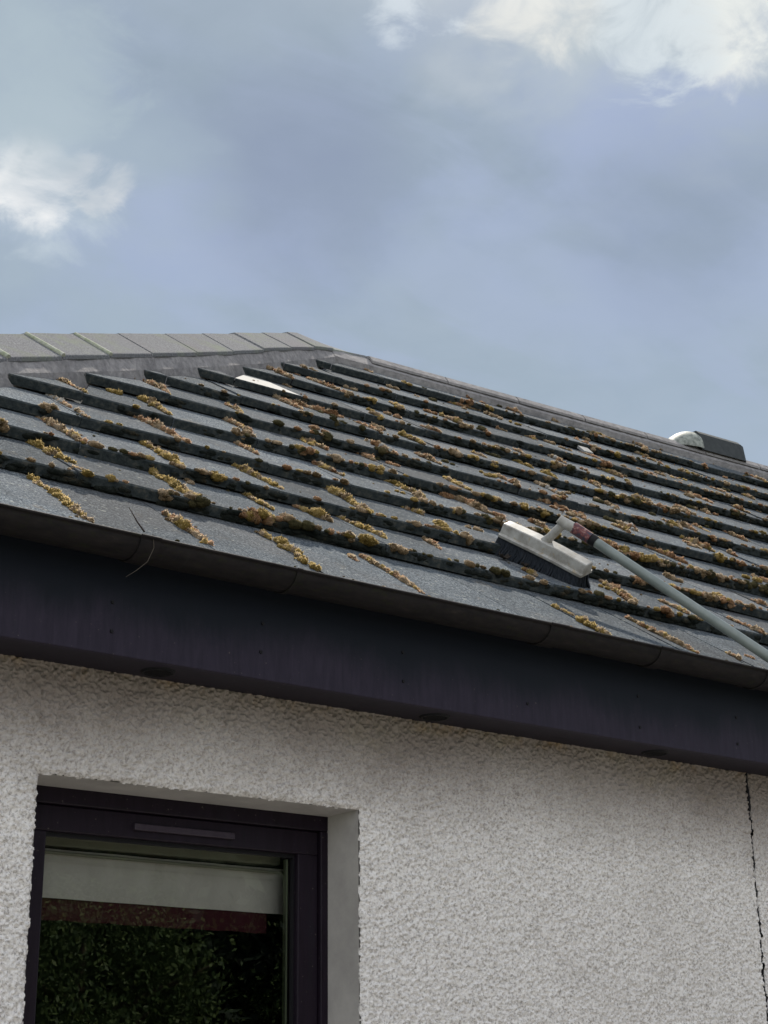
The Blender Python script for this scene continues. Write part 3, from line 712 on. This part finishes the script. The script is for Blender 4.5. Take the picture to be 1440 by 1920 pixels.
def frame(k):
    dv = surf(4, k, 1)-surf(4, k, 0); dv /= np.linalg.norm(dv); return AX, dv, np.array([0, -dv[2], dv[1]])
def strip(M, k, xa, va, xb, vb, r, hue):
    ax, ay, az = frame(k); P0, P1 = surf(xa, k, va), surf(xb, k, vb); L = np.linalg.norm(P1-P0)
    t_ = (P1-P0)/max(L, 1e-6); sdv = np.cross(az, t_)
    n = max(1, int(L/(r*.5))); wig = r*rng.uniform(.2, .7); wf_ = rng.uniform(2, 8); wp = rng.random()*6; bulge = rng.random(8)
    for i in range(n+1):
        f = i/max(n, 1); taper = .55+.45*math.sin(math.pi*min(max(f*.9+.05, 0), 1))
        if rng.random() < .06 or bulge[int(f*6.99)] < .08: continue
        rr = r*rng.uniform(.55, 1.15)*taper*(.62+.62*np.interp(f*7, range(8), bulge))
        p = P0+(P1-P0)*f+sdv*(rng.normal(0, r*.38)+wig*math.sin(f*wf_+wp))+az*rr*.25
        mi = HUE[hue][rng.integers(4)]
        M.lump(p, t_, sdv, az, (rr*rng.uniform(.6, 1.5), rr*rng.uniform(.55, .95), rr*rng.uniform(.55, 1.1)), mi, True, 90)
        if rng.random() < .35:      # little satellites
            q = p+sdv*rng.choice([-1, 1])*rr*rng.uniform(.8, 1.6)+t_*rng.normal(0, rr)-az*rr*.2; r2 = rr*rng.uniform(.3, .6)
            M.lump(q, t_, sdv, az, (r2, r2, r2*.8), mi, False, 12)
STRIPS = [
(3, 1.771, 1.0, 1.773, 0.46, 9, 'p'),
(3, 1.765, 0.33, 1.768, 0.01, 10, 'p'),
(2, 1.633, 0.99, 1.644, 0.0, 13, 'g'),
(1, 1.515, 1.02, 1.533, 0.35, 13, 'y'),
(1, 1.528, 0.17, 1.551, 0.06, 8, 'g'),
(0, 1.398, 0.88, 1.405, 0.08, 13, 'yE'),
(4, 1.878, 0.86, 1.881, 0.13, 11, 'g'),
(5, 2.317, 1.0, 2.272, 0.08, 14, 'g'),
(4, 2.158, 1.0, 2.159, 0.13, 14, 'y'),
(3, 2.037, 1.0, 2.067, 0.0, 15, 'r'),
(2, 1.937, 1.0, 1.921, 0.0, 15, 'y'),
(1, 1.835, 1.0, 1.834, 0.0, 15, 'y'),
(0, 1.696, 0.83, 1.697, 0.18, 14, 'gE'),
(4, 2.781, 1.0, 2.8, 3.12, 11, 'g'),
(5, 2.571, 0.64, 2.547, 0.05, 11, 'g'),
(4, 2.483, 1.0, 2.469, 0.33, 14, 'g'),
(3, 2.375, 1.0, 2.363, 0.48, 12, 'g'),
(2, 2.223, 1.0, 2.235, 0.15, 13, 'y'),
(1, 2.109, 1.03, 2.118, 0.5, 10, 'y'),
(8, 3.376, 1.04, 3.433, 0.0, 13, 'r'),
(6, 2.98, 1.0, 3.286, 0.42, 16, 'r'),
(4, 2.763, 1.0, 2.756, 0.66, 8, 'y'),
(3, 2.64, 1.0, 2.67, 0.5, 13, 'g'),
(2, 2.531, 1.0, 2.511, 0.0, 15, 'y'),
(1, 2.405, 1.04, 2.44, 0.36, 13, 'y'),
(0, 1.986, 0.84, 1.974, 0.14, 15, 'yE'),
(0, 2.277, 0.86, 2.259, 0.13, 9, 'gE'),
(1, 2.279, 1.0, 2.297, 1.08, 20, 'g'),
(1, 2.069, 0.04, 2.105, 0.0, 20, 'g'),
(4, 3.332, 0.82, 3.31, 0.19, 14, 'y'),
(3, 3.213, 1.0, 3.257, 0.31, 15, 'r'),
(2, 3.172, 1.0, 3.186, 0.98, 13, 'g'),
(2, 2.82, 1.01, 2.845, 0.79, 13, 'g'),
(2, 2.83, 0.53, 2.811, 0.0, 14, 'y'),
(3, 2.948, 0.98, 2.954, 0.7, 17, 'y'),
(3, 2.932, 0.64, 2.975, 0.49, 14, 'g'),
(3, 2.952, 0.43, 2.882, 0.0, 16, 'g'),
(6, 3.452, 0.58, 3.464, 0.0, 14, 'y'),
(5, 3.372, 0.71, 3.381, 0.19, 12, 'r'),
(9, 4.566, 1.0, 4.384, 0.99, 12, 'g'),
(7, 3.607, 0.76, 3.653, 0.58, 13, 'r'),
(6, 4.153, 0.49, 4.132, 0.0, 17, 'y'),
(6, 4.525, 1.0, 4.485, 0.48, 13, 'g'),
(4, 3.886, 0.96, 3.882, 0.32, 15, 'r'),
(3, 3.736, 0.62, 3.786, 0.0, 17, 'o'),
(3, 4.111, 0.98, 4.138, 0.4, 17, 'o'),
(3, 4.065, 0.18, 4.058, 0.0, 16, 'o'),
(0, 2.851, 0.62, 2.838, 0.08, 12, 'yE'),
(0, 3.185, 0.82, 3.19, 0.13, 13, 'gE'),
(0, 3.419, 0.37, 3.403, 0.2, 11, 'gE'),
(1, 3.36, 0.77, 3.273, 0.0, 16, 'g'),
(2, 3.964, 0.22, 3.951, 0.0, 18, 'y'),
(1, 4.185, 1.0, 4.208, 1.1, 17, 'g'),
(3, 4.286, 0.08, 4.276, 0.0, 20, 'o'),
(5, 4.557, 0.29, 4.553, 0.0, 15, 'g'),
(6, 4.668, 0.47, 4.676, 0.0, 14, 'g'),
(5, 5.113, 1.0, 5.116, 0.55, 16, 'g'),
(4, 3.795, 1.0, 3.858, 0.94, 15, 'r'),
(4, 3.574, 0.04, 3.587, 0.0, 16, 'r'),
(4, 4.049, 0.43, 4.024, 0.04, 14, 'g'),
(5, 4.569, 0.44, 4.676, 0.18, 16, 'r'),
(4, 4.553, 0.9, 4.576, 0.37, 15, 'g'),
(9, 5.582, 0.59, 5.588, 0.27, 12, 'g'),
(10, 6.441, 1.0, 6.355, 2.63, 12, 'g'),
(8, 4.47, 1.0, 4.458, 0.9, 13, 'g'),
(6, 4.122, 1.0, 4.159, 1.33, 14, 'y'),
(7, 4.853, 1.0, 4.909, 1.1, 13, 'g'),
(6, 5.264, 1.0, 5.215, 0.71, 14, 'g'),
(7, 3.686, 0.22, 3.735, 0.0, 13, 'r'),
(0, 2.216, 0.8, 2.21, 0.66, 7, 'g'),
]
moss_all = Moss()
listed = {}
EAVE = {0: 'thick golden moss strip on the eave tiles, leftmost of them in the photo',
        1: 'brown moss strip on the eave tiles just right of the thin black twig',
        2: 'knobbly golden moss strip at the eave, third tile joint from the left',
        3: 'thin broken moss strip at the eave near the middle of the gutter',
        4: 'slim yellowish moss strip on the eave tiles below the brush head',
        5: 'long brown moss strip on the eave tiles below the grey pole',
        6: 'short moss tuft on the eave tiles beside the lower end of the pole'}
ei = 0
for (k, xa, va, xb, vb, r, hue) in STRIPS:
    if vb > 1: vb = .6
    vb = max(vb, .02)
    listed.setdefault(k, []).append(((xa+xb)/2, min(va, vb), max(va, vb)))
    r = r/1000*.92
    if hue.endswith('E'):
        M = Moss(); strip(M, k, xa, va, xb, vb, r, hue[0]); o = M.build('moss_strip'); tag(o, EAVE[ei], 'moss', 'moss strips on the eave tiles'); ei += 1
    else: strip(moss_all, k, xa, va, xb, vb, r, hue[0])
# joints further along, and everywhere the photograph shows scattered growth
for k in range(0, 11):
    for j in range(-3, 34):
        X = phase(k)+j*TWD
        if X < hipX(k)+.22 or X > XR-.1: continue
        if any(abs(X-a) < .10 for a, _, _ in listed.get(k, [])): continue
        dens = np.interp(X, [1.5, 3.0, 4.2, 7], [.35, .6, .9, .95])
        if k == 0: dens = 0 if X < 3.7 else .7
        if k >= 9: dens *= .6
        if rng.random() > dens: continue
        va = rng.uniform(.45, 1.0); vb = max(.0, va-rng.uniform(.2, .8)); hue = rng.choice(list('yggrrp' if k > 2 else 'yggr')); r = rng.uniform(.007, .015)
        strip(moss_all, k, X+rng.normal(0, .01), va, X+rng.normal(0, .015), vb, r, hue)
# nose edges: felt on the face darkened to paint its shade, cushions on the lip
for k in range(1, 11):
    ax, ay, az = frame(k); X = hipX(k)+.02
    while X < XR:
        dist = X-hipX(k)
        dens = np.interp(dist, [0, .3, .8, 1.8, 3], [0.0, .05, .42, .75, .90])
        dens *= np.interp(k, [1, 3, 5, 8, 10], [1.25, 1.15, .9, .75, .6])
        pn = .5+.5*math.sin(X*4.1+k*2.3)*math.sin(X*1.7+k)
        r = rng.uniform(.006, .012)
        if rng.random() < dens*(.30+.75*pn):
            p = surf(X, k, 0)
            # felt hanging on the nose face
            for _ in range(int(rng.choice([1, 2, 2, 3]))):
                q = p-az*rng.uniform(.006, .026)-ay*rng.uniform(-.004, .002)+AX*rng.normal(0, .008); r2 = rng.uniform(.004, .010)
                moss_all.lump(q, AX, ay, az, (r2*rng.uniform(1.2, 3.2), r2*.55, r2*.85), 4, False, 10)
            if rng.random() < .40+.35*pn:
                rr = rng.choice([rng.uniform(.003, .007), rng.uniform(.006, .012)])
                moss_all.lump(p+ay*rng.uniform(-.002, .012)+az*rr*.15, AX, ay, az, (rr*rng.uniform(1, 2.0), rr*1.0, rr*rng.uniform(.6, .9)), int(rng.choice([0, 1, 1, 1, 2, 3])), False, 40)
            if rng.random() < .035+.075*(pn > .6):      # big cushions hanging over the lip
                rr = rng.uniform(.009, .016); hue = int(rng.choice([0, 1, 1, 2, 3]))
                for _ in range(6):
                    moss_all.lump(p+AX*rng.normal(0, rr*1.2)+ay*rng.uniform(-.004, .02)-az*rng.uniform(-.004, .012), AX, ay, az, (rr*rng.uniform(.7, 1.3), rr*.8, rr*rng.uniform(.5, .9)), hue, True, 100)
        X += r*1.15
# scattered cushions and crumbs on the tile faces
for _ in range(1500):
    k = int(rng.integers(0, 11)); X = rng.uniform(hipX(k)+.15, XR-.2); v = rng.uniform(0, 1)**.8
    if rng.random() > np.interp(X, [1.5, 3.2, 5], [.10, .55, 1.0])*(.35 if k == 0 else 1): continue
    ax, ay, az = frame(k); big = rng.random() < .30
    rr = rng.uniform(.006, .015) if big else rng.uniform(.002, .0045)
    mi = int(rng.choice([0, 1, 1, 2, 3])) if big else int(rng.choice([5, 1, 3, 2, 3]))
    for _ in range(int(rng.integers(2, 6)) if big else 1):
        q = surf(X, k, v)+AX*rng.normal(0, rr*1.3)*big+ay*rng.normal(0, rr*1.3)*big+az*rr*.25
        moss_all.lump(q, AX, ay, az, (rr*rng.uniform(.8, 1.4), rr*rng.uniform(.8, 1.2), rr*rng.uniform(.5, .8)), mi, False, 45 if big else 0)
# crumbs caught along the gutter lip and eave tile edge
for _ in range(260):
    X = rng.uniform(.9, XR); rr = rng.uniform(.0015, .0045)
    q = surf(X, 0, rng.uniform(0, .12))+np.array([0, 0, rr*.3]); moss_all.lump(q, AX, np.array([0, 1., 0]), np.array([0, 0, 1.]), (rr*1.5, rr, rr*.7), int(rng.choice([5, 3, 3, 1, 0])), False, 3)
tag(moss_all.build('moss'), 'gold, tan and rusty moss cushions growing over the roof tile edges and joints', 'moss', kind='stuff')

# ------------------------------------------------------------------ brush on its pole
def W(u, v, dd):
    return None
brush = empty('roof_brush', (3.145, 3.22, 1.50+EYE), 'white plastic brush head on a long grey pole laid on the mossy roof', 'brush')
zE = np.array([0, 0, EYE])
BS = .970
A = BS*np.array([3.080, 3.345, 1.578])+zE; Bp = BS*np.array([3.212, 3.125, 1.408])+zE       # middle of the block's ends
Bp = A+(Bp-A)*.95
ub = (Bp-A)/np.linalg.norm(Bp-A); nb = NRM-ub*(NRM@ub); nb /= np.linalg.norm(nb)
# tip the block so its long flat side faces the viewer
wb = np.cross(ub, nb); nb = nb*math.cos(.25)+wb*math.sin(.25)*1; nb /= np.linalg.norm(nb); wb = np.cross(ub, nb)
Lb = np.linalg.norm(Bp-A)
prof = [(-.035, -.020), (-.036, -.011), (-.026, -.010), (-.021, .017), (-.018, .0195), (.018, .0195), (.021, .017), (.026, -.010), (.036, -.011), (.035, -.020)]
mb = MB(); fr_ = []
for t, s_ in ((0, .90), (.012, .98), (.06, 1), (.35, 1.03), (.65, 1.0), (.94, .98), (.99, .96), (1, .88)):
    fr_.append((A+ub*Lb*t+nb*.004*math.sin(t*math.pi), wb*s_, nb*s_))
mb.sweep(prof, fr_, 0, False); blk = mb.build('brush_head', M_BRUSH, brush, .0015)
mb = MB()
for i in range(74):
    for j in range(9):
        t = (i+.5+.5*(j % 2))/75; a = (j-4)*.0064
        root = A+ub*(Lb*t*.98+.002)+wb*a-nb*.015
        fl = wb*(a*1.3)+ub*((t-.5)*.02)+rng.normal(0, .003, 3)
        ln = .060*rng.uniform(.88, 1.05)
        mb.tube([root, root-nb*ln*.5+fl*.3, root-nb*ln+fl], [.0030, .0032, .0034], 5)
mb.build('bristles', M_BRIS, brush)
# socket and elbow
S0 = A+ub*Lb*.47+nb*.016; S1 = BS*np.array([3.143, 3.160, 1.553])+zE
mb = MB(); mb.tube([S0, S0+(S1-S0)*.25, S1, S1+(S1-S0)*.12], [.017, .0125, .0125, .012], 14); 
sk = mb.build('socket', M_BRUSH, brush)
P0 = BS*np.array([3.170, 3.140, 1.534])+zE
mb = MB(); mb.tube([S1+(S1-P0)*.5+nb*.004, S1, P0+(P0-S1)*.1], [.013, .016, .015], 14); mb.build('elbow', M_BRUSH, brush)
P1 = np.array([3.381, 2.663, 1.062])+zE; pdv = (P1-P0)/np.linalg.norm(P1-P0)
# pole rests on the gutter lip and stands on the ground
P1 = P1+np.array([0, -.012, .012]); pdv = (P1-P0)/np.linalg.norm(P1-P0); PE = P0+pdv*((P0[2]-.01)/-pdv[2])
mb = MB(); mb.tube([P0-pdv*.01, P0+pdv*.05], [.0175, .0168], 14); mb.tube([P0+pdv*.052, P0+pdv*.062, P0+pdv*.07], [.0172, .0178, .0165], 14, 1)
mb.build('tape_wrap', [M_TAPE, M_BLACK], brush)
mb = MB(); mb.tube([P0+pdv*.06, P0+pdv*.9, PE], [.0142, .0142, .0142], 18); mb.build('pole', M_POLE, brush)

# ------------------------------------------------------------------ small things
mb = MB(); ax, ay, az = frame(8); p = surf(4.95, 8, .76)+az*.02
mb.hexa([p+AX*a+ay*c_+az*e for a, c_, e in ((-.03,-.03,-.02),(.03,-.025,-.018),(.034,.03,-.008),(-.024,.034,-.01),(-.03,-.03,-.008),(.03,-.025,-.006),(.034,.03,.006),(-.024,.034,.004))])
tag(mb.build('tile_fragment', M_PALE, None, .002), 'small pale flake of tile lying high on the roof, left of the ridge vent', 'tile fragment')
mb = MB(); t0 = np.array([1.500, 2.688, 1.060])+zE
mb.tube([t0, t0+np.array([-.010, .012, .022]), t0+np.array([-.026, .020, .052])], [.0022, .0016, .0007], 6)
tag(mb.build('twig', M_TWIG), 'thin black twig sticking up from the gutter edge at the left', 'twig')
mb = MB(); t0 = np.array([1.505, 2.6625, 1.050])+zE
mb.tube([t0, t0+np.array([.002, -.003, -.03]), t0+np.array([-.012, -.004, -.062]), t0+np.array([-.036, -.002, -.085]), t0+np.array([-.056, 0, -.10])], [.0008, .0009, .0008, .0007, .0004], 5)
tag(mb.build('dry_stem', M_STEM), 'fine dry grass stem hanging over the front of the gutter', 'stem')
mb = MB(); t0 = np.array([2.585, 2.672, 1.046])+zE
mb.tube([t0, t0+np.array([.02, .004, .001]), t0+np.array([.045, .002, .003])], [.002, .0025, .001], 6)
mb.tube([t0+np.array([.012, 0, 0]), t0+np.array([.03, -.006, -.002])], [.0016, .0008], 6)
tag(mb.build('twig', M_MOSS[5]), 'short pale twig lying on the gutter rim below the brush', 'twig')
def scrap(X, k, v, size, label):
    mbx = MB(); ax, ay, az = frame(k); p = surf(X, k, v); n = 9; g_ = []
    for i in range(n):
        for j in range(n):
            a = (i/(n-1)-.5)*2; c_ = (j/(n-1)-.5)*2; rr = size*(1-.25*abs(a*c_))
            g_.append(p+AX*a*rr+ay*c_*rr*.55+az*(size*(.55*a*a+.35*abs(c_)*.8)+.004+rng.normal(0, size*.06)))
    mbx.add(g_, [(i*n+j, (i+1)*n+j, (i+1)*n+j+1, i*n+j+1) for i in range(n-1) for j in range(n-1)], 0, True)
    o = mbx.build('dead_leaf', M_TWIG); so_ = o.modifiers.new('thick', 'SOLIDIFY'); so_.thickness = .0015
    tag(o, label, 'leaf')
scrap(2.955, 1, .80, .020, 'dark curled dead leaf on the tile left of the brush bristles')
scrap(3.00, 1, .66, .013, 'smaller brown leaf scrap right under the tip of the bristles')

# ------------------------------------------------------------------ blind behind the glass
blind = empty('roller_blind', (1.83, 3.13, .45+EYE), 'cream window blind with a maroon patterned border, drawn part way down behind the glass', 'blind')
bx0, bx1, by = 1.50, 2.160, 3.13
mb = MB(); mb.box((bx0, by-.012, .497+EYE), (bx1-.03, by+.03, .540+EYE)); mb.build('headbox', M_RAIL, blind, .002)
mb = MB(); zc = []
nx = 70; zz = np.linspace(.492, .391, 24); vs = []
for z_ in zz:
    for i in range(nx+1):
        x = bx0+(bx1-bx0)*i/nx; fold = .004*math.exp(-((z_-.482)/.004)**2)+.005*math.exp(-((z_-.470)/.003)**2)
        vs.append((x, by-fold+.0016*math.sin(x*30+z_*20)+.001*math.sin(x*11), z_+EYE-.004*(x-bx0)))
mb.add(vs, [(a*(nx+1)+i, (a+1)*(nx+1)+i, (a+1)*(nx+1)+i+1, a*(nx+1)+i+1) for a in range(len(zz)-1) for i in range(nx)], 0, True)
mb.build('fabric', M_BLIND, blind)
mb = MB(); zz = np.linspace(.392, .347, 8); vs = []
for z_ in zz:
    for i in range(nx+1):
        x = bx0+(bx1-.055-bx0)*i/nx; vs.append((x, by+.006+.002*math.sin(x*24), z_+EYE-.004*(x-bx0)+(.0008*math.sin(x*60) if z_ < .35 else 0)))
mb.add(vs, [(a*(nx+1)+i, (a+1)*(nx+1)+i, (a+1)*(nx+1)+i+1, a*(nx+1)+i+1) for a in range(len(zz)-1) for i in range(nx)], 0, True)
mb.build('border', M_MAROON, blind)
mb = MB(); mb.tube([(bx0, by-.010, .483+EYE), (bx1-.01, by-.010, .480+EYE)], .0035, 8); mb.build('rail', M_RAIL, blind)

# ------------------------------------------------------------------ trees across the drive (seen mirrored in the window)
def tree(x, y, h, rad, crown_lo, leaf, label, name, nleaf, lsz, grp='trees facing the house'):
    t = empty(name, (x, y, 0), label, 'tree', grp)
    m_ = MB(); pts = [(x, y, 0), (x+.05, y, h*.3), (x-.05, y+.03, h*.62), (x, y, h*.9)]
    m_.tube(pts, [rad*.09, rad*.075, rad*.05, rad*.012], 10)
    for i in range(9):
        a = rng.random()*6.28; z0 = h*rng.uniform(.25, .7); m_.tube([(x, y, z0), (x+math.cos(a)*rad*.4, y+math.sin(a)*rad*.4, z0+h*.08), (x+math.cos(a)*rad*.8, y+math.sin(a)*rad*.8, z0+h*.16)], [rad*.035, rad*.022, rad*.006], 6)
    m_.build('trunk', M_BARK, t)
    nc = 46; th = rng.random(nc)*6.28; zz = rng.random(nc); rr = rad*np.sqrt(rng.random(nc))*(1-.55*zz**1.5)
    cen = np.stack([x+rr*np.cos(th), y+rr*np.sin(th), crown_lo+(h-crown_lo)*zz], 1)
    ci = rng.integers(0, nc, nleaf); dv = rng.normal(0, 1, (nleaf, 3)); dv /= np.linalg.norm(dv, axis=1)[:, None]
    pos = cen[ci]+dv*(rng.random((nleaf, 1))**.4)*rad*rng.uniform(.26, .46, (nleaf, 1))
    pos[:, 2] = np.maximum(pos[:, 2], .15)
    u = rng.normal(0, 1, (nleaf, 3)); u /= np.linalg.norm(u, axis=1)[:, None]; w = np.cross(u, rng.normal(0, 1, (nleaf, 3))); w /= np.linalg.norm(w, axis=1)[:, None]
    s_ = lsz*rng.uniform(.6, 1.3, (nleaf, 1))
    Vv = np.stack([pos-u*s_, pos+w*s_*.45, pos+u*s_, pos-w*s_*.45], 1).reshape(-1, 3)
    np_mesh('crown', Vv, np.arange(nleaf*4).reshape(-1, 4), leaf, parent=t, smooth=False)
tree(7.2, -7.6, 3.3, 1.5, .5, M_LEAF, 'round light green garden bush, low and nearest the drive', 'garden_bush', 42000, .032)
tree(9.6, -12.5, 8.2, 3.0, .6, M_LEAF2, 'tall dark evergreen behind the round bush', 'evergreen_tree', 42000, .17)
tree(14.2, -13.5, 8.6, 3.2, .6, M_LEAF2, 'tall dark evergreen at the right end of the row', 'evergreen_tree', 42000, .17)
tree(4.6, -12.8, 7.6, 2.8, .6, M_LEAF2, 'tall dark evergreen at the left end of the row', 'evergreen_tree', 42000, .17)
tree(12.0, -9.5, 4.4, 1.7, .5, M_LEAF, 'green bushy tree in front of the gap between the evergreens', 'bushy_tree', 42000, .036)
